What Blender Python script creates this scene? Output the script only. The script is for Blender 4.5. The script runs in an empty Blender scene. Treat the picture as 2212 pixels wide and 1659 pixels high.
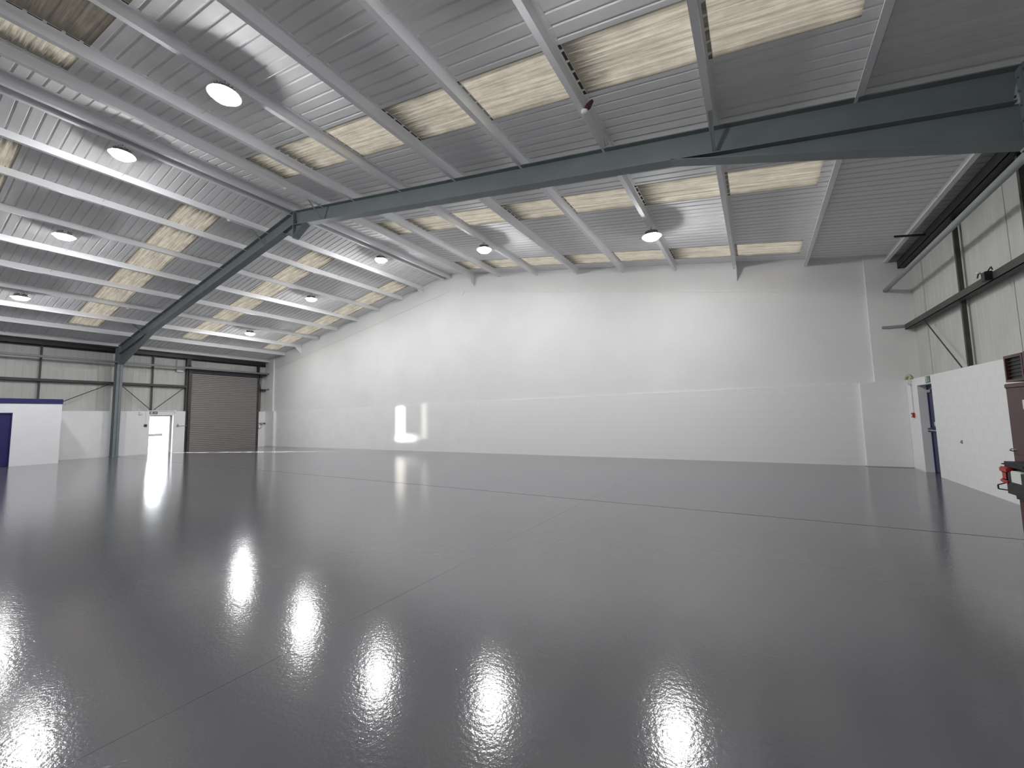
import bpy, bmesh, math, random
from mathutils import Vector, Matrix
random.seed(7)
SC = bpy.context.scene
COL = SC.collection

# ---------------------------------------------------------------- camera, sky, exposure
CAM = (0.0, 0.0, 1.5225)
yaw, pitch, roll = math.radians(31.1505), math.radians(4.7978), math.radians(-1.2071)
fwd = Vector((-math.sin(yaw)*math.cos(pitch), math.cos(yaw)*math.cos(pitch), math.sin(pitch)))
rt0 = Vector((math.cos(yaw), math.sin(yaw), 0)); up0 = rt0.cross(fwd)
rt = rt0*math.cos(roll) + up0*math.sin(roll); up = -rt0*math.sin(roll) + up0*math.cos(roll)
cd = bpy.data.cameras.new('camera'); cam = bpy.data.objects.new('camera', cd); COL.objects.link(cam)
m = Matrix((rt, up, -fwd)).transposed().to_4x4(); m.translation = Vector(CAM); cam.matrix_world = m
cd.sensor_fit = 'HORIZONTAL'; cd.sensor_width = 36.0; cd.lens = 874.184/2212*36; cd.clip_start = 0.05; cd.clip_end = 500
SC.camera = cam

W = bpy.data.worlds.new('sky'); SC.world = W; W.use_nodes = True
bg = W.node_tree.nodes['Background']; bg.inputs[0].default_value = (0.93, 0.97, 1.0, 1); bg.inputs[1].default_value = 14.0
SC.view_settings.view_transform = 'Standard'; SC.view_settings.look = 'None'
SC.view_settings.gamma = 1.0; SC.view_settings.exposure = 0.0; SC.view_settings.use_curve_mapping = False
LAMP_E = 385.0       # radiance of the LED lenses

# ---------------------------------------------------------------- measured dimensions (metres)
YG = 14.76; YB = -7.95; XL = -28.15; XR = 3.41; XM = -12.37; ZR = 8.496; SL = 0.17264; ZW = 2.30
XLO = XL-0.34; XRO = XR+0.34
YF = 7.2
def zp(x): return ZR - SL*abs(x-XM)

# ---------------------------------------------------------------- helpers
def setp(o, **k):
    for a, b in k.items():
        if b is not None: o[a] = b
    return o
def link(name, me, parent=None, mat=None, loc=None):
    o = bpy.data.objects.new(name, me); COL.objects.link(o)
    if parent is not None: o.parent = parent
    if mat is not None and me is not None and not me.materials: me.materials.append(mat)
    if loc is not None: o.location = loc
    return o
def mesh(bm, name):
    me = bpy.data.meshes.new(name); bmesh.ops.recalc_face_normals(bm, faces=bm.faces); bm.to_mesh(me); bm.free(); return me
def obj(name, bm, mat, parent=None, loc=None, smooth=False):
    me = mesh(bm, name)
    if smooth:
        for p in me.polygons: p.use_smooth = True
    return link(name, me, parent, mat, loc)
def thing(name, label, cat, loc=(0,0,0), group=None):
    o = bpy.data.objects.new(name, None); COL.objects.link(o); o.location = loc; o.empty_display_size = 0.1
    return setp(o, label=label, category=cat, group=group)
def tag(o, label, cat, group=None): return setp(o, label=label, category=cat, group=group)
def struct(o, label=None): return setp(o, kind='structure', label=label)
def BM(): return bmesh.new()
def hexa(bm, v):
    v = [bm.verts.new(p) for p in v]
    for f in ((0,1,2,3),(7,6,5,4),(0,4,5,1),(1,5,6,2),(2,6,7,3),(3,7,4,0)): bm.faces.new([v[i] for i in f])
def box(bm, x0,x1,y0,y1,z0,z1):
    hexa(bm, [(x0,y0,z0),(x1,y0,z0),(x1,y1,z0),(x0,y1,z0),(x0,y0,z1),(x1,y0,z1),(x1,y1,z1),(x0,y1,z1)])
def obox(bm, P, Q, a, b, a0,a1,b0,b1):
    P, Q, a, b = Vector(P), Vector(Q), Vector(a), Vector(b)
    r = []
    for S in (P, Q): r += [S+a*a0+b*b0, S+a*a1+b*b0, S+a*a1+b*b1, S+a*a0+b*b1]
    hexa(bm, r)
def tube(bm, P, Q, r, n=10, r2=None):
    P, Q = Vector(P), Vector(Q); d = (Q-P).normalized()
    a = d.orthogonal().normalized(); b = d.cross(a); r2 = r if r2 is None else r2
    A = [bm.verts.new(P+(a*math.cos(t)+b*math.sin(t))*r) for t in [2*math.pi*i/n for i in range(n)]]
    B = [bm.verts.new(Q+(a*math.cos(t)+b*math.sin(t))*r2) for t in [2*math.pi*i/n for i in range(n)]]
    for i in range(n): bm.faces.new([A[i],A[(i+1)%n],B[(i+1)%n],B[i]])
    bm.faces.new(A[::-1]); bm.faces.new(B)
def path(bm, pts, r, n=8):
    for i in range(len(pts)-1): tube(bm, pts[i], pts[i+1], r, n)
def prism(bm, poly, axis, a, b):
    # poly: 2D list; axis 'y' -> (x,z) ; 'x' -> (y,z) ; 'z' -> (x,y)
    def P(p, t): return {'y':(p[0],t,p[1]), 'x':(t,p[0],p[1]), 'z':(p[0],p[1],t)}[axis]
    A = [bm.verts.new(P(p,a)) for p in poly]; B = [bm.verts.new(P(p,b)) for p in poly]; n = len(poly)
    for i in range(n): bm.faces.new([A[i],A[(i+1)%n],B[(i+1)%n],B[i]])
    bm.faces.new(A[::-1]); bm.faces.new(B)
def lathe(bm, prof, c=(0,0,0), n=24):
    rings = []
    for r, z in prof: rings.append([bm.verts.new((c[0]+r*math.cos(2*math.pi*i/n), c[1]+r*math.sin(2*math.pi*i/n), c[2]+z)) for i in range(n)])
    for a, b in zip(rings, rings[1:]):
        for i in range(n): bm.faces.new([a[i],a[(i+1)%n],b[(i+1)%n],b[i]])
    bm.faces.new(rings[0][::-1]); bm.faces.new(rings[-1])
def rbox(bm, x0,x1,y0,y1,z0,z1, r=0.01):
    t = bmesh.new(); box(t,x0,x1,y0,y1,z0,z1)
    bmesh.ops.recalc_face_normals(t, faces=t.faces)
    bmesh.ops.bevel(t, geom=t.edges[:], offset=r, segments=2, affect='EDGES')
    me = bpy.data.meshes.new('tmp'); t.to_mesh(me); t.free(); bm.from_mesh(me); bpy.data.meshes.remove(me)

# ---------------------------------------------------------------- materials
def nt(name):
    M = bpy.data.materials.new(name); M.use_nodes = True; t = M.node_tree
    return M, t, t.nodes['Principled BSDF']
def N(t, typ, **k):
    n = t.nodes.new(typ)
    for a, b in k.items(): setattr(n, a, b)
    return n
def coords(t, scale, kind='Object'):
    tc = N(t,'ShaderNodeTexCoord'); mp = N(t,'ShaderNodeMapping'); mp.inputs['Scale'].default_value = scale
    t.links.new(tc.outputs[kind], mp.inputs[0]); return mp.outputs[0]
def noise(t, vec, scale, detail=4, rough=0.5):
    n = N(t,'ShaderNodeTexNoise'); n.inputs['Scale'].default_value = scale; n.inputs['Detail'].default_value = detail; n.inputs['Roughness'].default_value = rough
    t.links.new(vec, n.inputs['Vector']); return n.outputs['Fac']
def ramp(t, fac, a, b, ca, cb):
    r = N(t,'ShaderNodeValToRGB'); r.color_ramp.elements[0].position = a; r.color_ramp.elements[1].position = b
    r.color_ramp.elements[0].color = (*ca,1) if not isinstance(ca,float) else (ca,ca,ca,1)
    r.color_ramp.elements[1].color = (*cb,1) if not isinstance(cb,float) else (cb,cb,cb,1)
    t.links.new(fac, r.inputs[0]); return r.outputs[0]
def math_(t, op, a, b=None, c=None):
    n = N(t,'ShaderNodeMath', operation=op)
    for i, v in enumerate((a,b,c)):
        if v is None: continue
        if isinstance(v,(int,float)): n.inputs[i].default_value = v
        else: t.links.new(v, n.inputs[i])
    return n.outputs[0]
def bump(t, p, h, strength, dist=0.01):
    b = N(t,'ShaderNodeBump'); b.inputs['Strength'].default_value = strength; b.inputs['Distance'].default_value = dist
    t.links.new(h, b.inputs['Height']); t.links.new(b.outputs[0], p.inputs['Normal']); return b
def paint(name, col, rough=0.5, var=0.06, scale=(1,1,1), ns=2.0, metal=0.0, bmp=0.0, bs=60):
    M, t, p = nt(name)
    v = coords(t, scale); f = noise(t, v, ns, 5)
    lo = tuple(c*(1-var) for c in col); hi = tuple(min(1,c*(1+var)) for c in col)
    t.links.new(ramp(t, f, 0.3, 0.7, lo, hi), p.inputs['Base Color'])
    p.inputs['Roughness'].default_value = rough; p.inputs['Metallic'].default_value = metal
    if bmp: bump(t, p, noise(t, coords(t,(1,1,1)), bs, 3), bmp, 0.004)
    return M
M = {}
M['wall'] = paint('white_wall_paint', (0.77,0.765,0.755), 0.55, 0.03, (1,1,1), 0.7, bmp=0.15, bs=35)
M['block'] = paint('white_block_paint', (0.80,0.80,0.80), 0.42, 0.03, (1,1,1), 1.2, bmp=0.35, bs=55)
M['roof'] = None
M['purlin'] = paint('pale_grey_purlin_paint', (0.80,0.80,0.81), 0.5, 0.03, (1,0.2,1), 3)
M['frame'] = paint('blue_grey_steel_paint', (0.175,0.205,0.210), 0.5, 0.08, (0.6,1,1), 2.5)
M['tubeg'] = paint('sage_grey_tube_paint', (0.30,0.33,0.31), 0.5, 0.08)
M['dark'] = paint('dark_brown_grey_steel', (0.055,0.052,0.048), 0.55, 0.25, (1,0.5,1), 3)
M['black'] = paint('black_steel', (0.012,0.012,0.014), 0.5, 0.2)
M['white'] = paint('white_plastic', (0.75,0.75,0.74), 0.4, 0.03)
M['grey'] = paint('mid_grey_metal', (0.30,0.30,0.31), 0.4, 0.08, metal=0.3)
M['chrome'] = paint('brushed_metal', (0.6,0.6,0.6), 0.3, 0.05, metal=1.0)
M['navy'] = paint('navy_blue_paint', (0.010,0.013,0.07), 0.35, 0.12)
M['office_blue'] = paint('royal_blue_paint', (0.012,0.010,0.105), 0.4, 0.08)
M['office_white'] = paint('office_white_paint', (0.78,0.78,0.80), 0.5, 0.02)
M['red'] = paint('oxide_red_enamel', (0.060,0.018,0.0165), 0.38, 0.15, (1,1,1), 6)
M['brightred'] = paint('bright_red_plastic', (0.36,0.02,0.018), 0.35, 0.05)
M['cream'] = paint('cream_pipe', (0.48,0.42,0.27), 0.6, 0.15, ns=12)
M['green'] = paint('sign_green', (0.10,0.17,0.11), 0.5, 0.03)
M['sign_white'] = paint('sign_white', (0.62,0.66,0.60), 0.5, 0.02)
M['shutter'] = paint('taupe_grey_shutter', (0.245,0.230,0.220), 0.45, 0.06, (1,0.3,6), 3)
M['tyre'] = paint('black_tyre', (0.02,0.02,0.02), 0.8, 0.1)
M['concrete'] = paint('pale_yard_concrete', (0.55,0.54,0.52), 0.8, 0.1, ns=0.5)
M['joint'] = paint('floor_joint_filler', (0.06,0.06,0.065), 0.7, 0.2)

def roof_mat():
    Mt, t, p = nt('grey_white_liner_sheet')
    v = coords(t, (0.35,3.2,1)); f = noise(t, v, 1.6, 6, 0.6)
    v2 = coords(t, (0.9,9,1)); g = noise(t, v2, 1.3, 3, 0.6)
    a = ramp(t, f, 0.3, 0.72, (0.72,0.715,0.71), (0.80,0.795,0.80))
    b = ramp(t, g, 0.66, 0.74, 0.0, 0.35)
    mx = N(t,'ShaderNodeMix', data_type='RGBA'); t.links.new(b, mx.inputs[0]); t.links.new(a, mx.inputs[6]); mx.inputs[7].default_value = (0.85,0.85,0.86,1)
    t.links.new(mx.outputs[2], p.inputs['Base Color']); p.inputs['Roughness'].default_value = 0.65
    return Mt
M['roof'] = roof_mat()
def clad_mat():
    Mt, t, p = nt('pale_grey_green_cladding')
    v = coords(t, (1,4,0.5)); f = noise(t, v, 1.2, 5, 0.6)
    t.links.new(ramp(t, f, 0.3, 0.72, (0.46,0.46,0.435), (0.57,0.565,0.54)), p.inputs['Base Color']); p.inputs['Roughness'].default_value = 0.5
    return Mt
M['clad'] = clad_mat()
def floor_mat():
    Mt, t, p = nt('glossy_grey_floor_paint')
    v = coords(t, (1,1,1))
    f = noise(t, v, 0.35, 5)
    t.links.new(ramp(t, f, 0.3, 0.7, (0.103,0.103,0.111), (0.121,0.121,0.130)), p.inputs['Base Color'])
    p.inputs['Roughness'].default_value = 0.11; p.inputs['IOR'].default_value = 1.72
    # trowel ripple + orange peel + a few scratches and grit specks
    a = noise(t, v, 42, 3, 0.55); b = noise(t, coords(t,(7,16,1)), 1.0, 3, 0.55); c = noise(t, v, 1.1, 2, 0.5)
    vo = N(t,'ShaderNodeTexVoronoi'); vo.inputs['Scale'].default_value = 5.5; t.links.new(v, vo.inputs['Vector'])
    sp = ramp(t, vo.outputs['Distance'], 0.02, 0.05, 1.0, 0.0)
    w = noise(t, coords(t,(2.2,30,1)), 1.0, 2, 0.5); sc = ramp(t, w, 0.735, 0.76, 0.0, 1.0)
    h = math_(t,'MULTIPLY_ADD', a, 0.50, math_(t,'MULTIPLY_ADD', b, 0.30, math_(t,'MULTIPLY', c, 1.2)))
    h = math_(t,'MULTIPLY_ADD', sp, 0.35, h); h = math_(t,'MULTIPLY_ADD', sc, 0.12, h)
    bump(t, p, h, 0.30, 0.006)
    return Mt
M['floor'] = floor_mat()
def sky_mat(dirty=0.0):
    Mt = bpy.data.materials.new('aged_translucent_rooflight'); Mt.use_nodes = True; t = Mt.node_tree
    t.nodes.remove(t.nodes['Principled BSDF']); out = t.nodes['Material Output']
    v = coords(t, (0.7,9,1)); f = noise(t, coords(t,(0.5,14,1)), 1.5, 5, 0.7)
    blot = noise(t, coords(t,(1.5,1.5,1)), 2.2, 5, 0.6)
    tc = N(t,'ShaderNodeTexCoord'); sx = N(t,'ShaderNodeSeparateXYZ'); t.links.new(tc.outputs['Object'], sx.inputs[0])
    ax = math_(t,'ABSOLUTE', sx.outputs[0]); ay = math_(t,'ABSOLUTE', sx.outputs[1])
    e1 = math_(t,'MULTIPLY_ADD', math_(t,'SUBTRACT', f, 0.5), 0.9, ax)                      # grime where the sheet laps under the one above
    g1 = ramp(t, e1, 0.16, 0.62, 0.08, 1.0)
    e2 = math_(t,'MULTIPLY_ADD', math_(t,'SUBTRACT', f, 0.5), 0.05, math_(t,'SUBTRACT', 0.515, ay))
    g2 = ramp(t, e2, 0.0, 0.07, 0.10, 1.0)
    st = ramp(t, f, 0.34, 0.62, 0.48-dirty, 1.0); bl = ramp(t, blot, 0.3, 0.65, 0.75, 1.0)
    k = math_(t,'MULTIPLY', math_(t,'MULTIPLY', g1, g2), math_(t,'MULTIPLY', st, math_(t,'MULTIPLY', bl, 1.0-dirty*3)))
    def scaled(col):
        c = N(t,'ShaderNodeMix', data_type='RGBA'); t.links.new(k, c.inputs[0]); c.inputs[6].default_value = tuple(x*0.12 for x in col)+(1,); c.inputs[7].default_value = (*col,1); return c.outputs[2]
    tr = N(t,'ShaderNodeBsdfTranslucent'); t.links.new(scaled((0.038,0.0335,0.0268)), tr.inputs[0])
    df = N(t,'ShaderNodeBsdfDiffuse'); t.links.new(scaled((0.50,0.45,0.38)), df.inputs[0])
    ad = N(t,'ShaderNodeAddShader'); t.links.new(tr.outputs[0], ad.inputs[0]); t.links.new(df.outputs[0], ad.inputs[1]); t.links.new(ad.outputs[0], out.inputs[0])
    return Mt
M['sky'] = sky_mat(); M['sky_dirty'] = sky_mat(0.28)
def lamp_mat():
    Mt = bpy.data.materials.new('led_lens'); Mt.use_nodes = True; t = Mt.node_tree
    t.nodes.remove(t.nodes['Principled BSDF']); e = N(t,'ShaderNodeEmission'); e.inputs[0].default_value = (0.98,0.985,1.0,1); e.inputs[1].default_value = LAMP_E
    t.links.new(e.outputs[0], t.nodes['Material Output'].inputs[0]); return Mt
M['led'] = lamp_mat()

# ---------------------------------------------------------------- FLOOR: painted slabs with recessed joints
flo = BM(); box(flo, XLO, XRO, YB, YG+0.3, -0.30, -0.003); floor = struct(obj('floor', flo, M['floor']), 'glossy grey painted concrete floor')
xs = [XLO] + [-2.77-4.95*k for k in range(5,-1,-1)] + [XRO]; ys = [YB, -0.4, 7.15, YG+0.3]; GX = 0.0012; GY = 0.014
for i in range(len(xs)-1):
    for j in range(len(ys)-1):
        b = BM(); x0, x1, y0, y1 = xs[i]+GX, xs[i+1]-GX, ys[j]+GY, ys[j+1]-GY
        if i == 0: x0 = xs[0]
        if i == len(xs)-2: x1 = xs[-1]
        hexa(b, [(x0,y0,-0.003),(x1,y0,-0.003),(x1,y1,-0.003),(x0,y1,-0.003),(x0,y0,0),(x1,y0,0),(x1,y1,0),(x0,y1,0)])
        obj('floor_slab', b, M['floor'], floor)
for yy in ys[1:3]:
    b = BM(); box(b, -14.0, XR, yy-0.011, yy+0.009, -0.003, -0.0008); obj('joint_sealant', b, M['joint'], floor)

# ---------------------------------------------------------------- GABLE WALL
PLX0, PLX1 = -27.10, 2.46      # corner column casings
blockmesh = {}
def block_me(w, h, d=0.02):
    k = (round(w,3), round(h,3), d)
    if k not in blockmesh:
        b = BM(); e = 0.0015
        hexa(b, [(-w/2,0,-h/2),(w/2,0,-h/2),(w/2,d,-h/2),(-w/2,d,-h/2),(-w/2,0,h/2),(w/2,0,h/2),(w/2,d,h/2),(-w/2,d,h/2)])
        me = mesh(b, 'block'); me.materials.append(M['block']); blockmesh[k] = me
    return blockmesh[k]
def block_wall(parent, u0, u1, holes, place, near, limit=300, ztop=ZW, nc=10):
    """lays courses of blocks between u0 and u1, leaving out the holes (u,u,z)"""
    ch = ztop/nc; cells = []
    for c in range(nc):
        z0, z1 = c*ch, (c+1)*ch; u = u0 - (0.225 if c % 2 else 0.0)
        while u < u1-0.01:
            segs = [(max(u,u0), min(u+0.45,u1), z0, z1)]
            for (a, b, zt) in holes:
                new = []
                for (p, q, s, e) in segs:
                    if q <= a or p >= b or s >= zt-0.01: new.append((p,q,s,e)); continue
                    zz = max(s, min(e, zt))
                    if e > zt+0.03: new.append((p,q,zt,e))
                    if p < a: new.append((p,a,s,zz if e > zt+0.03 else e))
                    if q > b: new.append((b,q,s,zz if e > zt+0.03 else e))
                segs = new
            cells += [s for s in segs if s[1]-s[0] > 0.03]
            u += 0.45
    cells.sort(key=lambda s: abs((s[0]+s[1])/2-near)); g = 0.004; d = 0.02
    for k, (p, q, s, e) in enumerate(cells[:limit]):
        o = link('block', block_me(q-p-g, e-s-g), parent); place(o, (p+q)/2, (s+e)/2)
    if len(cells) > limit:
        bb = BM()
        for (p, q, s, e) in cells[limit:]:
            w, h = q-p-g, e-s-g; box(bb, (p+q)/2-w/2,(p+q)/2+w/2,0,d,(s+e)/2-h/2,(s+e)/2+h/2)
        o = obj('block', bb, M['block'], parent); place(o, 0, 0); o['kind'] = 'stuff'
g = BM()
prism(g, [(XLO,0),(XRO,0),(XRO,zp(XRO)+0.02),(XM,ZR+0.02),(XLO,zp(XLO)+0.02)], 'y', YG+0.022, YG+0.25)
wf = struct(obj('wall_front', g, M['wall']), 'tall white gable wall, painted blocks below and smooth render above')
lb = BM(); box(lb, PLX0-0.05, PLX1+0.05, YG+0.001, YG+0.03, 0, ZW); obj('block_wall_core', lb, M['block'], wf)
def pl_front(o, u, z): o.location = (u, YG, z)
block_wall(wf, PLX0, PLX1, [], pl_front, 2.4)
# rendered band that follows the roof slope (boxing of the gable rafter)
for s in (-1, 1):
    b = BM(); xe = XRO if s > 0 else XLO
    prism(b, [(XM,ZR+0.015),(xe,zp(xe)+0.015),(xe,zp(xe)-(1.05 if s > 0 else 0.80)),(XM,ZR-0.85)], 'y', YG+0.008, YG+0.03)
    obj('rafter_casing', b, M['wall'], wf)
for (x0, x1, xu0, xu1) in ((XL-0.01, PLX0, XLO, -27.42), (PLX1, XR+0.01, 2.80, XRO)):
    b = BM(); rbox(b, x0, x1, YG-0.15, YG+0.02, 0.0, ZW, 0.012); obj('column_casing_base', b, M['block'], wf)
    b = BM(); prism(b, [(xu0,ZW),(xu1,ZW),(xu1,zp(xu1)+0.01),(xu0,zp(xu0)+0.01)], 'y', YG-0.07, YG+0.02); obj('column_casing', b, M['wall'], wf)
b = BM()   # faint scratch and small marks on the render
tube(b, (-11.55,YG+0.02,7.35), (-11.05,YG+0.02,7.72), 0.006, 5)
obj('wall_mark', b, M['grey'], wf)

# ---------------------------------------------------------------- RIGHT WALL
DR = (12.82, 13.78, 2.11)
b = BM()
for (a, c, z0, z1) in ((YB, DR[0], 0, ZW), (DR[1], YG+0.1, 0, ZW), (DR[0], DR[1], DR[2], ZW)): box(b, XR+0.001, XRO, a, c, z0, z1)
wr = struct(obj('wall_right', b, M['block']), 'white block side wall with pale cladding above')
def pl_right(o, u, z): o.location = (XR, u, z); o.rotation_euler = (0,0,-math.pi/2)
# the block mesh's depth axis +y must point to +x: rotate -90 about z puts local x along -y
block_wall(wr, -14.61, 7.95, [(-DR[1], -DR[0], DR[2])], pl_right and (lambda o,u,z: pl_right(o,-u,z)), -14.61, 300)
def ribbed(w, h, pitch=0.25, d=0.007, flat=0.6):
    """vertical ribbed sheet, local x 0..w, z 0..h, ribs go towards +y"""
    bm = BM(); pts = []; n = max(1, round(w/pitch)); p = w/n
    for i in range(n):
        x = i*p; pts += [(x+p*0.30, 0), (x+p*0.40, d), (x+p*0.60, d), (x+p*0.70, 0)]
    pts = [(0,0)] + pts + [(w,0)]
    vb = [bm.verts.new((x,y,0)) for x,y in pts]; vt = [bm.verts.new((x,y,h)) for x,y in pts]
    for i in range(len(pts)-1): bm.faces.new([vb[i],vb[i+1],vt[i+1],vt[i]])
    return mesh(bm, 'cladding_sheet')
def cladding(parent, x, side, y0, y1, z0, z1, w=1.0):
    n = max(1, round((y1-y0)/w)); w = (y1-y0)/n; me = ribbed(w, z1-z0)
    for i in range(n):
        o = link('cladding_sheet', me, parent, M['clad'])
        off = 0.004 if i % 2 else 0.0
        if side > 0: o.location = (x+off, y0+(i+1)*w, z0); o.rotation_euler = (0,0,-math.pi/2)
        else: o.location = (x-off, y0+i*w, z0); o.rotation_euler = (0,0,math.pi/2)
cladding(wr, XRO-0.03, 1, YB, YG+0.02, ZW-0.01, zp(XRO)-0.02)
b = BM(); box(b, XRO, XRO+0.05, YB, YG+0.25, 0, zp(XRO)+0.05); obj('outer_skin', b, M['clad'], wr)
b = BM(); box(b, XR-0.0, XRO, YB, DR[0]+3, ZW, ZW+0.006); obj('wall_capping', b, M['clad'], wr)

# right door (fire exit)
d3 = struct(bpy.data.objects.new('door_2', None), 'navy blue fire exit door recessed in the right wall'); COL.objects.link(d3); d3.location = (XR+0.17, 13.3, 0)
b = BM()
for (a, c, z0, z1) in ((-0.48,-0.42,0,2.11),(0.42,0.48,0,2.11),(-0.42,0.42,2.04,2.11)): box(b, -0.01, 0.08, a, c, z0, z1)
obj('door_frame', b, M['navy'], d3)
b = BM(); rbox(b, 0.0, 0.045, -0.42, 0.42, 0.01, 2.04, 0.004); leaf = obj('door_leaf', b, M['navy'], d3)
b = BM(); 
for z0, z1 in ((0.15,0.95),(1.25,1.9)): box(b, -0.012, 0.002, -0.32, 0.32, z0, z1)
obj('door_panel', b, M['navy'], leaf)
b = BM(); tube(b, (-0.075,-0.36,1.02), (-0.075,0.36,1.02), 0.016, 10); 
for y in (-0.36,0.36): rbox(b, -0.09, 0.0, y-0.03, y+0.03, 0.97, 1.07, 0.006)
obj('push_bar', b, M['chrome'], d3)
b = BM(); rbox(b, -0.03, 0.0, -0.20, 0.12, 1.12, 1.22, 0.004); obj('door_notice', b, M['sign_white'], d3)
b = BM(); rbox(b, -0.05, 0.0, 0.10, 0.34, 1.93, 1.99, 0.006); path(b, [(-0.03,0.15,1.99),(-0.06,-0.05,2.03),(-0.02,-0.25,2.05)], 0.008); obj('door_closer', b, M['chrome'], d3)

# ---------------------------------------------------------------- LEFT WALL
DL = (8.62, 9.66, 2.08); SH = (10.42, 14.12)
b = BM()
for (a, c, z0, z1) in ((YB, DL[0], 0, ZW), (DL[1], 10.21, 0, ZW), (DL[0], DL[1], DL[2], ZW), (SH[1]+0.06, YG+0.1, 0, ZW)): box(b, XLO, XL, a, c, z0, z1)
wl = struct(obj('wall_left', b, M['block']), 'far side wall, white blocks below and pale cladding above')
b = BM(); box(b, XLO-0.05, XLO, YB, DL[0], 0, zp(XLO)+0.05); box(b, XLO-0.05, XLO, DL[0], DL[1], DL[2], zp(XLO)+0.05); box(b, XLO-0.05, XLO, DL[1], YG+0.25, 0, zp(XLO)+0.05)
obj('outer_skin', b, M['clad'], wl)
cladding(wl, XLO+0.03, -1, YB, 10.30, ZW-0.01, zp(XLO)-0.02)
cladding(wl, XLO+0.03, -1, 10.30, YG+0.02, 4.4, zp(XLO)-0.02)
cladding(wl, XLO+0.03, -1, SH[1]+0.04, YG+0.02, ZW-0.01, 4.45)
# doorway
d1 = struct(bpy.data.objects.new('door_1', None), 'open daylit doorway in the far side wall'); COL.objects.link(d1); d1.location = (XLO+0.06, (DL[0]+DL[1])/2, 0)
hw = (DL[1]-DL[0])/2
b = BM()
for (a, c, z0, z1) in ((-hw,-hw+0.06,0,DL[2]),(hw-0.10,hw,0,DL[2]),(-hw+0.06,hw-0.10,DL[2]-0.06,DL[2])): box(b, -0.05, 0.07, a, c, z0, z1)
obj('door_frame', b, M['grey'], d1)
b = BM(); rbox(b, -0.93, -0.06, hw-0.07, hw-0.025, 0.02, 2.0, 0.004); obj('door_leaf', b, M['navy'], d1)
b = BM(); box(b, -0.05, 0.28, -hw, hw, -0.004, 0.004); obj('threshold', b, M['floor'], d1)

# roller shutter
d2 = struct(bpy.data.objects.new('door_3', None), 'tall taupe roller shutter closed in the far corner'); COL.objects.link(d2); d2.location = (XL-0.05, (SH[0]+SH[1])/2, 0)
sw = (SH[1]-SH[0])/2; n = 40; ph = 4.46/n
b = BM(); pr = [(0.0,0.0),(0.014,0.012),(0.020,0.035),(0.020,0.070),(0.014,0.094),(0.0,ph-0.006),(-0.006,ph-0.006),(-0.006,0.0)]
A = [b.verts.new((x,-sw,z)) for x,z in pr]; B = [b.verts.new((x,sw,z)) for x,z in pr]
for i in range(len(pr)): b.faces.new([A[i],A[(i+1)%len(pr)],B[(i+1)%len(pr)],B[i]])
b.faces.new(A); b.faces.new(B[::-1]); slat = mesh(b, 'shutter_slat'); slat.materials.append(M['shutter'])
for k in range(n): link('shutter_slat', slat, d2, loc=(0,0,0.06+k*ph))
b = BM(); box(b, -0.02, 0.03, -sw, sw, 0.0, 0.06); obj('bottom_bar', b, M['shutter'], d2)
for s in (-1,1):
    b = BM(); y = s*(sw+0.03); box(b, -0.05, 0.06, y-0.06, y+0.06, 0, 4.62); obj('guide_rail', b, M['dark'], d2)
b = BM(); tube(b, (-0.02,-sw-0.05,4.70), (-0.02,sw+0.1,4.70), 0.15, 16); obj('shutter_barrel', b, M['black'], d2)
b = BM(); box(b, -0.02, 0.10, -sw-0.1, sw+0.1, 4.54, 4.68); obj('head_channel', b, paint('blue_black_steel',(0.022,0.025,0.04),0.45,0.2), d2)
b = BM(); tube(b, (0.18,sw+0.10,4.66), (0.18,sw+0.44,4.74), 0.07, 14); rbox(b, 0.06, 0.24, sw+0.02, sw+0.2, 4.52, 4.78, 0.02); obj('drive_motor', b, M['black'], d2)
b = BM(); tube(b, (0.18,sw+0.40,4.73), (0.18,sw+0.46,4.745), 0.045, 12); obj('motor_cap', b, M['white'], d2)
b = BM(); path(b, [(0.12,sw+0.08,4.55),(0.12,sw+0.03,4.2),(0.12,sw+0.10,3.9),(0.10,sw+0.12,3.2),(0.10,sw+0.11,2.3)], 0.018, 6); tube(b,(0.12,sw+0.14,4.55),(0.10,sw+0.12,2.32),0.015,6); obj('drive_cable', b, M['black'], d2)

# back wall behind the camera
b = BM(); prism(b, [(XLO,0),(XRO,0),(XRO,zp(XRO)+0.02),(XM,ZR+0.02),(XLO,zp(XLO)+0.02)], 'y', YB-0.2, YB); struct(obj('wall_back', b, M['wall']))

# ---------------------------------------------------------------- ROOF LINER (ceiling)
ceil = struct(bpy.data.objects.new('ceiling', None), 'grey ribbed roof lining with strips of yellowed rooflights'); COL.objects.link(ceil)
PITCH = 0.206; SW = 1.03
def liner(x0, x1, w=SW, depth=0.017, flip=1):
    """sheet running from x0 to x1 (metres from the ridge side), local y -w/2..w/2, following the slope"""
    bm = BM(); n = max(1, round(w/PITCH)); p = w/n; pts = [(-w/2,0)]
    for i in range(n):
        y = -w/2+i*p; pts += [(y+p*0.40,0),(y+p*0.47,depth),(y+p*0.57,depth),(y+p*0.64,0)]
    pts.append((w/2,0)); L = x1-x0; dz = -SL*abs(L)
    A = [bm.verts.new((0,y,z)) for y,z in pts]; B = [bm.verts.new((L,y,z+dz)) for y,z in pts]
    for i in range(len(pts)-1): bm.faces.new([A[i],A[i+1],B[i+1],B[i]])
    return mesh(bm, 'roof_sheet')
rows = []                              # (y centre, is rooflight row)
y = 14.16; rows.append((14.16+0.31, 0.62, False)); k = 0
while y > YB+0.2:
    w = min(SW, y-YB); rows.append((y-w/2, w, k % 4 == 0 and w > 1.0)); y -= w; k += 1
RL = {1: [-10.72,-9.40,-5.73,-2.13,1.32], -1: [-14.10,-15.50,-19.05,-22.60,-25.95]}
cache = {}
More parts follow.
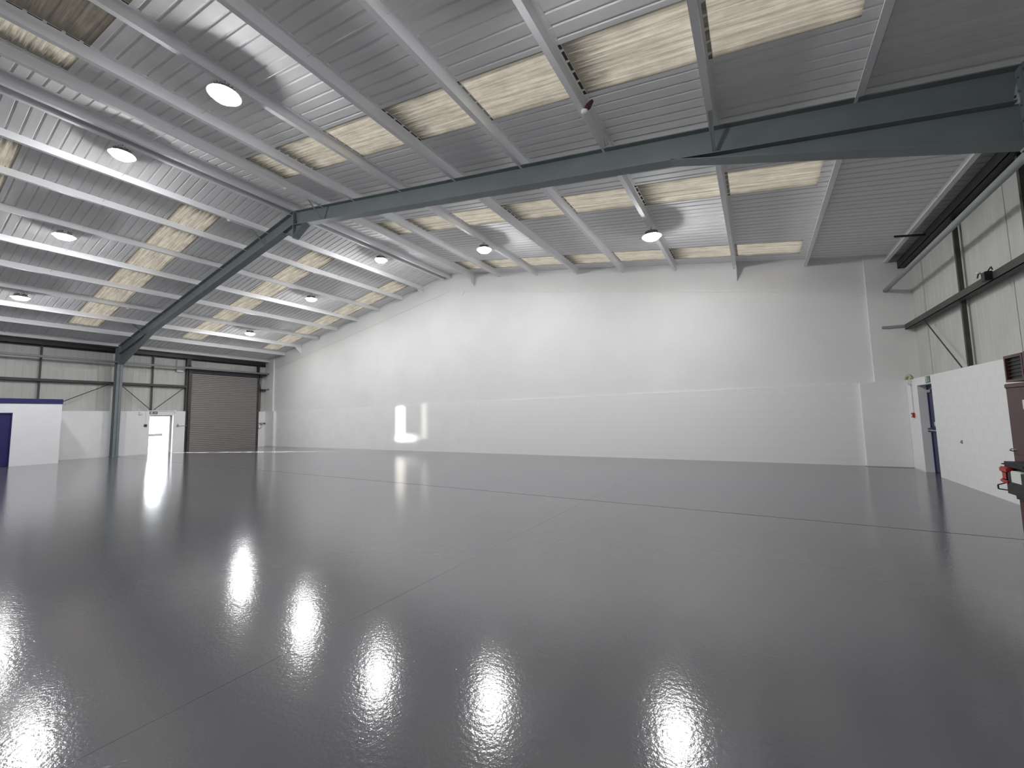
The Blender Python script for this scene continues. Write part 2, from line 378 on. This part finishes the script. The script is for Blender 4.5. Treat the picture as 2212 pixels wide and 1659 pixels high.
for s in (1,-1):
    xe = XRO if s > 0 else XLO
    for (yc, w, sky) in rows:
        if not sky: spans = [(XM, xe, 'roof')]
        else:
            e = RL[s]; spans = [(XM, e[0], 'roof')] + [(e[i], e[i+1], 'sky_dirty' if (s > 0 and i == 1 and 0.5 < yc < 2) else 'sky') for i in range(4)] + [(e[4], xe, 'roof')]
        for (a, c, mt) in spans:
            key = (round(a,2), round(c,2), round(w,2), mt)
            if key not in cache: 
                cache[key] = liner(a, c, w+0.001); cache[key].materials.append(M[mt])
            if mt != 'roof':
                o = link('rooflight_panel', cache[key], ceil, loc=(a, yc, zp(a)))
                if mt == 'sky_dirty': o['label'] = 'rooflight panel blackened with grime'
            else: link('roof_sheet', cache[key], ceil, loc=(a, yc, zp(a)))
# outer weather sheeting above the liner, left open over the rooflights
b = BM()
def deck(x0, x1, y0, y1):
    s_ = 1 if x1 > x0 else -1; P = [(x0,zp(x0)+0.045),(x1,zp(x1)+0.045),(x1,zp(x1)+0.075),(x0,zp(x0)+0.075)]
    prism(b, P, 'y', y0, y1)
for s in (1,-1):
    xe = (XRO if s > 0 else XLO)+s*0.05; e = RL[s]
    run = None
    for (yc, w, sky) in rows + [(0,0,True)]:
        if not sky: run = (yc-w/2, run[1] if run else yc+w/2)
        else:
            if run: deck(XM, xe, run[0]-0.0, run[1]+(0.3 if run[1] > 14.5 else 0.0)); run = None
            if w: deck(XM, e[0], yc-w/2, yc+w/2); deck(e[4], xe, yc-w/2, yc+w/2)
obj('outer_sheeting', b, M['roof'], ceil)
b = BM(); prism(b, [(XM-0.35,zp(XM-0.35)-0.002),(XM,ZR-0.002),(XM+0.35,zp(XM+0.35)-0.002),(XM+0.35,zp(XM+0.35)+0.01),(XM,ZR+0.03),(XM-0.35,zp(XM-0.35)+0.01)], 'y', YB, YG+0.01); obj('ridge_capping', b, M['roof'], ceil)

# ---------------------------------------------------------------- PORTAL FRAMES
def ibeam(bm, P, Q, upv, side, d, w, tf=0.014, tw=0.010):
    """top of section runs from P to Q; upv points up"""
    obox(bm, P, Q, side, upv, -w/2, w/2, -tf, 0); obox(bm, P, Q, side, upv, -w/2, w/2, -d, -d+tf); obox(bm, P, Q, side, upv, -tw/2, tw/2, -d+tf, -tf)
RT, RB = 0.21, 0.66                    # top / bottom of rafter below the sheeting line
def portal(y, label):
    t = thing('portal_frame', label, 'steel frame', (XM, y, 0)); Y = Vector((0,1,0))
    for s in (1,-1):
        xc = (XR if s > 0 else XL) - XM                 # wall face
        xi = xc - s*0.44; xo = xc - s*0.03              # inner / outer flange of the column
        sd = Vector((s*1.0, 0, -SL)).normalized(); u = Vector((s*SL,0,1)).normalized()
        b = BM(); P = Vector((0,0,ZR-RT)); Q = Vector((xi, 0, ZR-RT-SL*abs(xi)))
        ibeam(b, P, Q, u, Y, RB-RT, 0.23); obj('rafter', b, M['frame'], t)
        # column
        zt = ZR-RT-SL*abs(xi)+0.02; b = BM()
        box(b, min(xi,xi+s*0.016), max(xi,xi+s*0.016), -0.115, 0.115, 0, zt); box(b, min(xo,xo-s*0.016), max(xo,xo-s*0.016), -0.115, 0.115, 0, zt-0.05)
        box(b, min(xi,xo), max(xi,xo), -0.006, 0.006, 0, zt-0.05); box(b, min(xi,xo), max(xi,xo), -0.115, 0.115, zt-0.10, zt-0.08)
        obj('column', b, M['frame'], t)
        b = BM(); box(b, min(xi-s*0.06,xo), max(xi-s*0.06,xo), -0.15, 0.15, 0, 0.02); obj('base_plate', b, M['frame'], t)
        # eaves haunch
        xa = (-1.02 if s > 0 else -1.02-2*(-1.02-XM)) - XM; za = ZR-RB-SL*abs(xa); zb = 4.66
        zb2 = ZR-RB-SL*abs(xi)+0.012
        b = BM(); prism(b, [(xa,za),(xi,zb2),(xi,zb)], 'y', -0.005, 0.005)
        obox(b, (xa,0,za), (xi,0,zb), Y, Vector((0,0,1)), -0.115, 0.115, -0.008, 0.008); obj('haunch', b, M['frame'], t)
        b = BM(); box(b, min(xi,xi-s*0.022), max(xi,xi-s*0.022), -0.10, 0.10, zb-0.03, zt-0.02); obj('end_plate', b, M['frame'], t)
        b = BM(); tube(b, (0,0,0), (-s*0.023,0,0), 0.017, 6); bm_ = mesh(b, 'bolt')
        for zz in (zb+0.12, zb+0.3, zb+0.5, zt-0.32, zt-0.14):
            for yy in (-0.06,0.06): link('bolt', bm_, t, M['frame'], (xi-s*0.022,yy,zz))
        # apex haunch
        xh = s*0.60; zh = ZR-RB-SL*0.60
        b = BM(); prism(b, [(0,ZR-RB),(xh,zh),(0,7.44)], 'y', -0.005, 0.005)
        obox(b, (0,0,7.44), (xh,0,zh), Y, Vector((0,0,1)), -0.115, 0.115, -0.008, 0.008); obj('apex_haunch', b, M['frame'], t)
    b = BM(); box(b, -0.018, 0.018, -0.10, 0.10, 7.40, ZR-RT-0.005); obj('apex_plate', b, M['frame'], t)
    return t
portal(YF, 'blue-grey steel portal frame with haunched rafters spanning the hall ahead')
portal(-0.36, 'blue-grey steel portal frame directly over the viewpoint')

# ---------------------------------------------------------------- PURLINS
def zsec(flip, length):
    b = BM(); h = 0.215; t = 0.004; f = 0.088
    def q(x0,x1,z0,z1): box(b, min(flip*x0,flip*x1), max(flip*x0,flip*x1), 0, length, z0, z1)
    q(-t,t,-h,0); q(-f,-t,-h,-h+0.005); q(-f,-f+0.004,-h,-h+0.02); q(t,f,-0.005,0); q(f-0.004,f,-0.02,0)
    return b
PX_R = [-12.25,-10.85,-9.40,-7.54,-5.73,-3.93,-2.13,-0.32,1.52,3.30]
PX_L = [-12.63,-14.03,-15.50,-17.26,-19.05,-20.83,-22.60,-24.40,-26.20,-27.95]
ORD = ['touching the ridge','first below the ridge purlin','second below the ridge purlin','third below the ridge purlin','fourth below the ridge purlin','fifth below the ridge purlin','sixth below the ridge purlin','seventh below the ridge purlin','last before the eaves purlin','at the eaves beside the wall']
LEN = YG-YB-0.03
for side, PX, nm, fl in ((1,PX_R,'right',1),(-1,PX_L,'left',-1)):
    bb = zsec(fl, LEN); me = mesh(bb, 'roof_purlin'); me.materials.append(M['purlin'])
    for i, x in enumerate(PX):
        o = link('roof_purlin', me, loc=(x, YB+0.02, zp(x)-0.001))
        tag(o, 'pale grey roof purlin on the %s slope, %s' % (nm, ORD[i]), 'purlin', 'roof purlins')
# anti-sag rods
for yy, nm in ((10.95,'far bay'),(3.45,'near bay')):
    for s, PX, sn in ((1,PX_R,'right'),(-1,PX_L,'left')):
        b = BM()
        for i in range(len(PX)-1): tube(b, (PX[i],yy,zp(PX[i])-0.09), (PX[i+1],yy+0.0,zp(PX[i+1])-0.09), 0.005, 6)
        tag(obj('sag_rod', b, M['purlin']), 'thin pale sag rods between purlins, %s of the %s slope' % (nm, sn), 'tie rod')
# rafter fly braces
for x, nm in ((-0.32,'right slope at the haunch'),(-10.85,'just right of the apex'),(-14.03,'just left of the apex'),(-24.40,'low on the left slope near the far column')):
    b = BM(); z = zp(x); P = Vector((x-0.03,YF-0.62,z-0.12)); Q = Vector((x-0.03,YF-0.07,z-RB+0.03))
    obox(b, P, Q, (1,0,0), (0,0.6,0.8), -0.025, 0.025, -0.004, 0.004); obox(b, P, Q, (1,0,0), (0,0.6,0.8), -0.025, -0.018, -0.004, 0.04)
    tag(obj('fly_brace', b, M['frame']), 'short steel brace from purlin to rafter, %s' % nm, 'brace', 'rafter fly braces')
    b = BM(); prism(b, [(YG-0.42,z-0.215),(YG+0.0,z-0.215),(YG+0.0,z-0.62)], 'x', x-0.012, x+0.012)
    tag(obj('wall_brace', b, M['purlin']), 'pale triangular bracket under a purlin end at the gable, %s' % {-0.32:'far right of the four',-10.85:'just right of the ridge',-14.03:'just left of the ridge',-24.40:'far left of the four'}[x], 'bracket', 'gable purlin brackets')

# ---------------------------------------------------------------- EAVES STEEL, RAILS AND POSTS ON THE SIDE WALLS
def rail(name, x, y0, y1, z0, z1, d, mat, label, cat='rail', inward=-1):
    b = BM(); xi = x; xo = x - inward*d
    lo, hi = min(xi,xo), max(xi,xo)
    box(b, lo, hi, y0, y1, z1-0.012, z1); box(b, xi if inward<0 else xi-0.012, xi+0.012 if inward<0 else xi, y0, y1, z0, z1-0.012); box(b, lo, hi, y0, y1, z0, z0+0.012)
    tag(obj(name, b, mat), label, cat)
for s, nm in ((1,'right'),(-1,'left')):
    w = XR if s > 0 else XL
    def X(d): return w + s*d
    y1 = YG-0.03 if s > 0 else YG-0.16
    rail('eaves_channel', X(0.08), YB, y1, 5.36, 5.56, 0.16, M['black'], 'black eaves channel high on the %s wall' % nm, 'beam', -s)
    b = BM(); x0, x1 = sorted((X(0.25), X(0.33))); box(b, x0, x1, YB, YG, 5.30, 5.52); tag(obj('gutter_beam', b, M['black']), 'black gutter bearer behind the eaves channel of the %s wall' % nm, 'beam')
    b = BM(); tube(b, (X(-0.21),YB,4.80), (X(-0.21),YG-(0.02 if s>0 else 0.08),4.80), 0.055, 16); tag(obj('eaves_strut', b, M['tubeg'], smooth=True), 'round sage-grey eaves tube along the %s wall' % nm, 'tube')
    # lower sheeting rail, stopping at the shutter on the left
    spans = [(YB, YG-0.12)] if s > 0 else [(YB, 10.22), (SH[1]+0.12, YG-0.1)]
    for k, (a, c) in enumerate(spans):
        rail('sheeting_rail', X(0.10), a, c, 3.66, 3.80, 0.13, M['dark'], ['dark sheeting rail halfway up the cladding of the %s wall' % nm,'short dark sheeting rail between shutter and corner'][k], 'rail', -s)
    b = BM(); obox(b, (X(-0.36),YG-0.03-(0.06),3.78), (X(0.26),YG-0.03-0.06,3.77), (0,1,0), (0,0,1), -0.03, 0.03, -0.03, 0.03); tag(obj('rail_stub', b, M['tubeg']), 'short grey stub bar against the gable at the %s corner' % nm, 'bar')
    posts = [(11.50,'nearest the exit door'),(9.08,'second from the gable'),(3.0,'beside the viewpoint')] if s > 0 else [(4.62,'behind the white office'),(8.72,'above the open doorway')]
    for (py, wh) in posts:
        b = BM(); x0, x1 = sorted((X(0.20), X(0.27))); box(b, x0, x1, py-0.032, py+0.032, ZW, 5.40); box(b, x0-0.012, x1+0.012, py-0.08, py+0.08, ZW, ZW+0.02)
        tag(obj('cladding_post', b, M['dark']), 'dark vertical cladding post on the %s wall, %s' % (nm, wh), 'post')
rod = [((XR+0.14,13.35,3.66),(XR+0.14,11.58,2.34),'from the rail down to the post foot above the exit door'),
       ((XL-0.10,7.02,3.70),(XL-0.10,4.72,2.36),'rising from behind the office to the far column'),
       ((XL-0.10,7.45,3.62),(XL-0.10,8.66,2.38),'left of the post above the open doorway'),
       ((XL-0.10,10.14,3.66),(XL-0.10,8.80,2.38),'right of the post above the open doorway')]
for P, Q, wh in rod:
    b = BM(); tube(b, P, Q, 0.013 if P[0] > 0 else 0.018, 8); tag(obj('brace_rod', b, M['dark']), 'thin dark brace rod %s' % wh, 'rod')
b = BM(); box(b, XL-0.30, XL-0.10, 10.22, 10.42, 0.0, 5.42); box(b, XL-0.12, XL+0.02, 10.30, 10.40, ZW, 5.0)
tag(obj('shutter_post', b, M['dark']), 'dark full-height steel post on the left of the roller shutter', 'post')
b = BM(); box(b, XL-0.26, XL-0.12, 14.13, 14.26, ZW, 5.42); tag(obj('shutter_post', b, M['black']), 'dark steel post between roller shutter and corner', 'post')
b = BM(); box(b, XR-0.02, XR+0.16, 12.55, 12.60, 5.62, 5.66); 
b2 = BM(); obox(b2, (2.97,12.5,5.56), (3.50,12.5,5.47), (0,1,0), (0,0,1), -0.02, 0.02, -0.02, 0.02); b.free()
tag(obj('eaves_bracket', b2, M['black']), 'short black bar sticking out across the right eaves purlin', 'bracket')
# small floodlight clamped on the right rail
t = thing('floodlight', 'small black floodlight clamped to the dark rail on the right wall', 'light', (XR+0.06, 9.95, 3.80))
b = BM(); rbox(b, -0.05, 0.05, -0.07, 0.07, -0.13, 0.03, 0.01); obj('body', b, M['black'], t)
b = BM(); path(b, [(-0.03,0.08,0.03),(-0.03,0.20,0.06),(0.0,0.34,0.02)], 0.01, 6); obj('bracket', b, M['black'], t)
b = BM(); path(b, [(0,-0.05,0.03),(0.0,-0.16,0.07),(0,-0.2,0.01)], 0.01, 6); obj('bracket', b, M['black'], t)
b = BM(); lathe(b, [(0.0,0.0),(0.03,0.0),(0.03,0.03),(0.0,0.035)], (-0.03,0.20,0.06), 10); obj('sensor', b, M['white'], t)

# ---------------------------------------------------------------- LED HIGH BAY LAMPS
def make_lamp(loc, label, light=True):
    t = thing('high_bay_lamp', label, 'lamp', loc, 'round LED high bay lamps')
    b = BM(); lathe(b, [(0.250,0.002),(0.250,0.014),(0.20,0.05),(0.16,0.07),(0.10,0.085),(0.10,0.15),(0.055,0.16)], (0,0,0), 28); obj('housing', b, M['grey'], t, smooth=False)
    b = BM()
    for i in range(16):
        a = 2*math.pi*i/16; d = Vector((math.cos(a), math.sin(a), 0)); obox(b, d*0.10+Vector((0,0,0.08)), d*0.165+Vector((0,0,0.08)), (-d.y,d.x,0), (0,0,1), -0.003, 0.003, -0.01, 0.06)
    obj('cooling_fins', b, M['grey'], t)
    b = BM(); lathe(b, [(0.10,-0.080),(0.155,-0.068),(0.19,-0.042),(0.20,-0.010),(0.20,0.004)], (0,0,0), 32); obj('lens', b, M['led'], t)
    b = BM()
    for s in (-1,1): path(b, [(0,s*0.09,0.15),(0,s*0.07,0.20),(0,s*0.02,0.24)], 0.007, 6)
    tube(b, (0,0,0.23), (0,0,0.275), 0.009, 6); obj('hook', b, M['grey'], t)
    return t
ROWS = ((10.85,'far row'),(3.08,'near row'))
LX = ((-2.13,'nearest the right wall'),(-7.54,'second from the right wall'),(-12.60,'under the ridge'),(-17.26,'second from the left wall'),(-22.60,'nearest the left wall'))
first = None
def copy_tree(o, loc):
    c = o.copy(); COL.objects.link(c); c.location = loc
    for ch in [q for q in bpy.data.objects if q.parent == o]:
        d = ch.copy(); COL.objects.link(d); d.parent = c
    return c
for (y, rn) in ROWS:
    for (x, wh) in LX:
        loc = (x, y, zp(x)-0.49); lab = 'lit LED high bay lamp, %s, %s' % (rn, wh)
        if first is None: first = make_lamp(loc, lab)
        else: o = copy_tree(first, loc); o['label'] = lab
# smoke detectors on the purlins of the near bay
for (x, wh) in ((-2.13,'on a right-slope purlin above the haunch'),(-10.85,'just right of the ridge'),(-14.03,'just left of the ridge'),(-22.60,'low on the left slope')):
    t = thing('smoke_detector', 'small white smoke detector under a purlin, %s' % wh, 'detector', (x, 6.0, zp(x)-0.216), 'smoke detectors')
    b = BM(); lathe(b, [(0.055,0.0),(0.055,-0.02),(0.045,-0.03),(0.045,-0.045),(0.02,-0.055)], (0,0,0), 20); obj('head', b, M['white'], t)
    b = BM(); path(b, [(0.0,0.05,-0.01),(0.0,0.86,-0.012),(0.04,0.98,-0.02),(0.04,1.04,0.0)], 0.009, 6); obj('conduit', b, M['white'], t)
    b = BM(); path(b, [(0.04,0.86,0.01),(0.03,0.96,-0.05),(0.06,1.05,0.03)], 0.006, 5); 
    obj('cable', b, M['grey'], t)
    if x == -2.13:
        b = BM(); prism(b, [(0.0,-0.01),(0.09,0.02),(0.15,0.12),(0.05,0.08)], 'y', -0.035, 0.035); obj('cable_clip', b, M['red'], t)

# ---------------------------------------------------------------- OFFICE BLOCK (left)
OX, OY, OZ = -25.9, 4.93, 2.74
t = thing('office_block', 'low white office block with blue fascia band, left edge', 'office', (OX, OY, 0))
b = BM(); box(b, XL-OX, -0.12, -4.7, 0, 0, OZ); box(b, -0.12, 0, -1.36, 0, 0, OZ-0.2); box(b, -0.12, 0, -4.7, -2.33, 0, OZ-0.2); box(b, -0.12, 0, -2.33, -1.36, 2.15, OZ-0.2); obj('wall_panel', b, M['office_white'], t)
b = BM(); box(b, XL-OX-0.0, 0.02, -4.7, 0.02, OZ-0.2, OZ+0.005); obj('fascia', b, M['office_blue'], t)
b = BM(); rbox(b, -0.10, -0.05, -2.30, -1.38, 0.01, 2.13, 0.004); dd = obj('door', b, M['office_blue'], t)
b = BM(); box(b, -0.11, 0.008, -1.385, -1.355, 0, 2.16); box(b, -0.11, 0.008, -2.335, -2.305, 0, 2.16); box(b, -0.11, 0.008, -2.335, -1.355, 2.12, 2.16); obj('door_frame', b, M['office_blue'], t)
b = BM(); tube(b, (-0.05,-2.2,1.02), (0.0,-2.2,1.02), 0.012, 8); tube(b, (0.0,-2.2,1.02), (0.0,-2.08,1.02), 0.011, 8); obj('door_handle', b, M['chrome'], dd)

# ---------------------------------------------------------------- SMALL WALL FITTINGS
def exit_sign(loc, rotz, w, h, label, wide):
    """emergency exit sign: pale running man beside a doorway, arrow"""
    t = thing('exit_sign', label, 'sign', loc); t.rotation_euler = (0,0,rotz)     # local: x to the right as read, faces -y
    b = BM(); box(b, -w/2, w/2, -0.012, 0, -h/2, h/2); obj('sign_board', b, M['green'], t)
    b = BM(); y0, y1 = -0.014, -0.012
    def q(x0,x1,z0,z1): box(b, x0, x1, y0, y1, z0, z1)
    def seg(x0,z0,x1,z1,r):
        P, Q = Vector((x0,y1,z0)), Vector((x1,y1,z1)); d = (Q-P).normalized(); obox(b, P, Q, Vector((-d.z,0,d.x)), (0,1,0), -r, r, -0.002, 0)
    c = -w*0.25; s = h*0.5; r = s*0.07
    q(c-s*0.62,c+s*0.62,-s*0.78,s*0.78)
    obj('symbol_panel', b, M['sign_white'], t)
    b = BM(); y0, y1 = -0.0165, -0.0145
    seg(c+s*0.05,s*0.25,c-s*0.08,-s*0.15,r*1.6); seg(c-s*0.08,-s*0.15,c-s*0.32,-s*0.25,r); seg(c-s*0.32,-s*0.25,c-s*0.42,-s*0.55,r); seg(c-s*0.06,-s*0.15,c+s*0.18,-s*0.35,r); seg(c+s*0.18,-s*0.35,c+s*0.12,-s*0.68,r)
    seg(c+s*0.05,s*0.22,c+s*0.30,s*0.05,r*0.8); seg(c+s*0.03,s*0.22,c-s*0.28,s*0.12,r*0.8)
    q(c+s*0.02,c+s*0.16,s*0.36,s*0.52)
    obj('running_figure', b, M['green'], t)
    b = BM(); y0, y1 = -0.014, -0.012; e = w*0.22
    if wide: seg(e-w*0.14,s*0.25,e+w*0.16,s*0.25,s*0.11); seg(e-w*0.14,-s*0.25,e+w*0.12,-s*0.25,s*0.09)
    else: seg(e,s*0.6,e,-s*0.5,s*0.09); seg(e,-s*0.62,e-s*0.3,-s*0.2,s*0.08); seg(e,-s*0.62,e+s*0.3,-s*0.2,s*0.08)
    obj('sign_mark', b, M['sign_white'], t)
exit_sign((XL+0.001, 8.77, 2.205), math.pi/2, 0.34, 0.14, 'small green exit sign above the open doorway', True)
exit_sign((XR-0.001, 12.98, 2.21), -math.pi/2, 0.28, 0.15, 'small green exit sign above the navy fire door', False)
t = thing('fire_call_point', 'red fire call point beside the navy fire door', 'alarm', (XR, 14.20, 1.38))
b = BM(); rbox(b, -0.05, 0, -0.06, 0.06, -0.06, 0.06, 0.006); obj('housing', b, M['brightred'], t)
b = BM(); box(b, -0.053, -0.05, -0.035, 0.035, -0.035, 0.02); obj('press_plate', b, M['white'], t)
b = BM(); tube(b, (-0.014,0,0.06), (-0.014,0,0.775), 0.012, 8); obj('conduit', b, M['white'], t)
t = thing('fire_call_point', 'small red call point left of the open doorway', 'alarm', (XL, 8.45, 1.53))
b = BM(); rbox(b, 0, 0.05, -0.06, 0.06, -0.06, 0.06, 0.006); obj('housing', b, M['red'], t)
b = BM(); tube(b, (0.012,0,0.06), (0.012,0,0.75), 0.008, 8); obj('conduit', b, M['white'], t)
t = thing('wall_top_pipe', 'bent cream pipe on the wall top at the right corner', 'alarm', (XR, 14.20, 2.30))
b = BM(); pts = [(-0.02, 0.22*math.cos(a)+0.05, 0.10*math.sin(a)) for a in [math.pi*i/10 for i in range(11)]]; path(b, pts, 0.035, 10); obj('bent_pipe', b, M['cream'], t, smooth=True)  # cream pipe arched along the wall top, not an alarm device
b = BM(); rbox(b, -0.09, 0.0, -0.05, 0.05, -0.14, -0.01, 0.01); obj('junction_box', b, M['white'], t)
b = BM(); rbox(b, XR-0.012, XR+0.001, 11.47, 11.53, 0.83, 0.90, 0.004); tube(b, (XR-0.03,11.5,0.86),(XR,11.5,0.86),0.012,8)
tag(obj('wall_fixing', b, M['grey']), 'tiny dark bracket low on the white right wall', 'bracket')
t = thing('cable_trunking', 'white cable trunking along the wall top over the open doorway', 'trunking', (XL, 9.1, 2.32))
b = BM(); box(b, 0, 0.04, -0.62, 0.62, -0.025, 0.015); obj('duct', b, M['white'], t)
b = BM(); box(b, 0, 0.05, 0.58, 0.66, -0.14, 0.05); obj('end_box', b, M['white'], t)
b = BM(); rbox(b, XL-0.0, XL+0.07, 8.17, 8.27, 2.10, 2.26, 0.006); tag(obj('emergency_light', b, M['white']), 'small white box on the wall left of the doorway', 'light')
t = thing('wall_sensor', 'small grey triangular sensor with bar between doorway and shutter', 'sensor', (XL, 9.86, 1.50))
b = BM(); prism(b, [(-0.07,-0.06),(0.07,-0.06),(0.0,0.09)], 'x', 0, 0.05); obj('sensor_head', b, M['grey'], t)
b = BM(); tube(b, (0.02,0.05,-0.02), (0.02,0.43,-0.02), 0.013, 8); obj('conduit', b, M['grey'], t)
t = thing('junction_box', 'white junction box with cable high on the cladding by the shutter', 'box', (XLO+0.06, 9.93, 4.67))
b = BM(); rbox(b, 0, 0.12, -0.16, 0.16, -0.10, 0.10, 0.01); obj('housing', b, M['white'], t)
b = BM(); path(b, [(0.05,-0.13,0.1),(0.05,-0.16,0.4),(0.05,-0.14,0.7)], 0.012, 6); obj('cable', b, M['grey'], t)
t = thing('shutter_controls', 'dark shutter isolator with looped cable right of the roller shutter', 'switch', (XL, 14.40, 1.48))
b = BM(); rbox(b, 0, 0.08, -0.09, 0.05, -0.07, 0.07, 0.01); obj('isolator', b, M['grey'], t)
b = BM(); tube(b, (0.0,0.15,0.03), (0.09,0.15,0.03), 0.045, 12); obj('push_button', b, M['black'], t)
b = BM(); path(b, [(0.05,-0.22,0.05),(0.05,-0.08,0.04)], 0.012, 6); path(b, [(0.05,-0.22,0.0)]+[(0.05,-0.13+0.10*math.cos(a),-0.16+0.14*math.sin(a)) for a in [math.pi+math.pi*i/8 for i in range(9)]], 0.011, 6); obj('cable_loop', b, M['black'], t)

# ---------------------------------------------------------------- CABINET HEATER (right edge)
HX, HY = 2.392, 6.76
t = thing('warm_air_heater', 'dark red warm air cabinet heater against the right wall', 'heater', (HX, HY, 0))
b = BM(); rbox(b, 0.0, 0.85, -1.45, 0.0, 0.04, 1.765, 0.012); obj('cabinet', b, M['red'], t)
b = BM(); rbox(b, -0.006, 0.86, -1.46, 0.006, 1.735, 1.785, 0.006); obj('top_cover', b, M['red'], t)
b = BM(); box(b, -0.004, 0.86, -1.46, 0.006, 0.0, 0.045); obj('plinth', b, M['red'], t)
b = BM(); box(b, -0.0035, 0.0, -1.40, -0.03, 1.005, 1.012); box(b, -0.0035, 0.0, -1.40, -0.03, 0.50, 0.507); obj('panel_joint', b, M['black'], t)
b = BM(); box(b, -0.012, 0.0, -0.49, -0.34, 1.50, 1.60); pn = obj('name_plate', b, M['sign_white'], t)
b = BM(); box(b, -0.014, -0.012, -0.45, -0.38, 1.53, 1.57); obj('plate_symbol', b, M['grey'], pn)
b = BM(); box(b, -0.012, 0.0, -0.62, -0.50, 1.10, 1.34); obj('warning_label', b, M['sign_white'], t)
b = BM(); path(b, [(0.0,-0.10,1.06),(-0.03,-0.06,1.07),(-0.03,-0.02,1.05),(0.0,-0.01,1.04)], 0.006, 6); obj('latch', b, M['chrome'], t)
h = BM(); y0 = -0.10; w = 0.34; hx = 0.0
box(h, hx+0.02, 0.42, y0-w, y0, 1.80, 2.085); hd = obj('outlet_head', h, M['red'], t)
for (a, c, z0, z1) in ((y0-w-0.012,y0+0.012,2.06,2.09),(y0-w-0.012,y0+0.012,1.80,1.825),(y0-w-0.012,y0-w+0.015,1.825,2.06),(y0-0.015,y0+0.012,1.825,2.06)):
    f = BM(); box(f, hx-0.02, hx+0.03, a, c, z0, z1); obj('frame_strip', f, M['red'], hd)
g2 = BM(); box(g2, hx+0.012, hx+0.021, y0-w+0.01, y0-0.01, 1.82, 2.065); obj('dark_mouth', g2, M['black'], hd)
for z in (1.86,1.90,1.94,1.98,2.02):
    g2 = BM(); box(g2, hx-0.006, hx+0.012, y0-w+0.012, y0-0.012, z, z+0.006); obj('louvre', g2, M['black'], hd)
h = BM(); rbox(h, -0.02, 0.45, -1.38, y0-w-0.015, 1.80, 2.10, 0.01); obj('fan_housing', h, M['red'], t)
t2 = BM(); rbox(t2, -0.40, 0.0, -1.36, -0.90, 0.66, 0.97, 0.05); bu = obj('burner', t2, M['black'], t)
b = BM(); rbox(b, -0.40, -0.06, -1.28, -0.86, 0.955, 1.005, 0.02); obj('burner_lid', b, M['black'], bu)
b = BM(); rbox(b, -0.40, -0.16, -0.99, -0.865, 0.80, 0.95, 0.015); rbox(b, -0.41, -0.36, -1.0, -0.85, 0.90, 0.955, 0.01); rbox(b, -0.41, -0.36, -1.0, -0.85, 0.80, 0.84, 0.01); obj('burner_bracket', b, M['brightred'], bu)
b = BM(); rbox(b, -0.402, -0.34, -1.22, -1.04, 0.82, 0.93, 0.006); obj('control_window', b, M['sign_white'], bu)
b = BM(); rbox(b, -0.34, -0.10, -0.93, -0.86, 0.66, 0.80, 0.02); obj('ignition_box', b, M['white'], bu)
b = BM(); path(b, [(-0.36,-0.86,0.80),(-0.42,-0.83,0.77),(-0.42,-0.83,0.73),(-0.34,-0.85,0.72)], 0.006, 6); obj('wire_loop', b, M['black'], bu)
b = BM(); path(b, [(-0.20,-0.87,0.68),(-0.16,-0.84,0.58),(-0.14,-0.83,0.44),(-0.15,-0.82,0.32),(-0.10,-0.84,0.25),(0.0,-0.85,0.27)], 0.013, 8); path(b, [(-0.14,-0.84,0.52),(-0.02,-0.86,0.48),(0.0,-0.88,0.5)], 0.008, 6); obj('fuel_hose', b, M['black'], t)
b = BM(); rbox(b, -0.06, 0.0, -1.10, -0.90, 0.50, 0.62, 0.006); obj('socket', b, M['white'], t)

# ---------------------------------------------------------------- OUTSIDE THE DOORWAY
b = BM(); box(b, -120, XLO-0.05, -60, 100, -0.3, -0.02); struct(obj('ground', b, M['concrete']), 'sunlit pale yard outside')
VX, VY = -63.0, 21.7
t = thing('box_van', 'overexposed white van parked in the yard, seen through the doorway', 'van', (VX, VY, 0))
b = BM(); rbox(b, -2.0, 0.0, -4.0, 2.2, 0.62, 3.3, 0.08); obj('load_body', b, M['white'], t)
b = BM(); rbox(b, -2.0, 0.0, -6.0, -4.02, 0.55, 2.3, 0.15); obj('cab', b, M['white'], t)
b = BM(); box(b, -1.85, -0.15, -5.5, 1.6, 0.22, 0.50); obj('chassis', b, M['black'], t)
for y in (-5.0,-0.3,):
    b = BM(); tube(b, (-0.26,y,0.40), (-0.0,y,0.40), 0.40, 20); w = obj('wheel', b, M['tyre'], t)
    b = BM(); tube(b, (-0.0,y,0.40), (0.01,y,0.40), 0.2, 14); obj('hub', b, M['grey'], w)

# ---------------------------------------------------------------- sun glints thrown through the doorway on to the gable wall
# low sun mirrored by vehicles in the yard: narrow beams that enter by the open door
def glint(name, target, dirv, back, w, h, power, spread, col=(1.0,0.93,0.82)):
    L = bpy.data.lights.new(name, 'AREA'); L.shape = 'RECTANGLE'; L.size = w; L.size_y = h; L.energy = power; L.spread = math.radians(spread); L.color = col
    o = bpy.data.objects.new(name, L); COL.objects.link(o); d = Vector(dirv).normalized()
    o.location = Vector(target) - d*back
    o.rotation_euler = d.to_track_quat('-Z','Y').to_euler(); return o
D = Vector((12.4, 5.35, 0.30))
def at(px, pz):                         # where a beam that lands on the gable at (px, pz) leaves the yard
    return Vector((px, YG, pz))
GB = 14.6
glint('sun_glint', at(-15.62, 1.35), D, GB, 0.13, 1.70, 9, 1.0)
glint('sun_glint', at(-15.20, 0.62), D, GB, 0.42, 0.12, 1.5, 2.2)
glint('sun_glint', at(-13.98, 1.45), D, GB, 0.05, 1.70, 0.55, 1.0)
glint('sun_glint', Vector((-28.3, 9.45, 0.055)), Vector((10.8,4.3,-0.135)), 2.0, 0.06, 0.13, 160, 0.3)
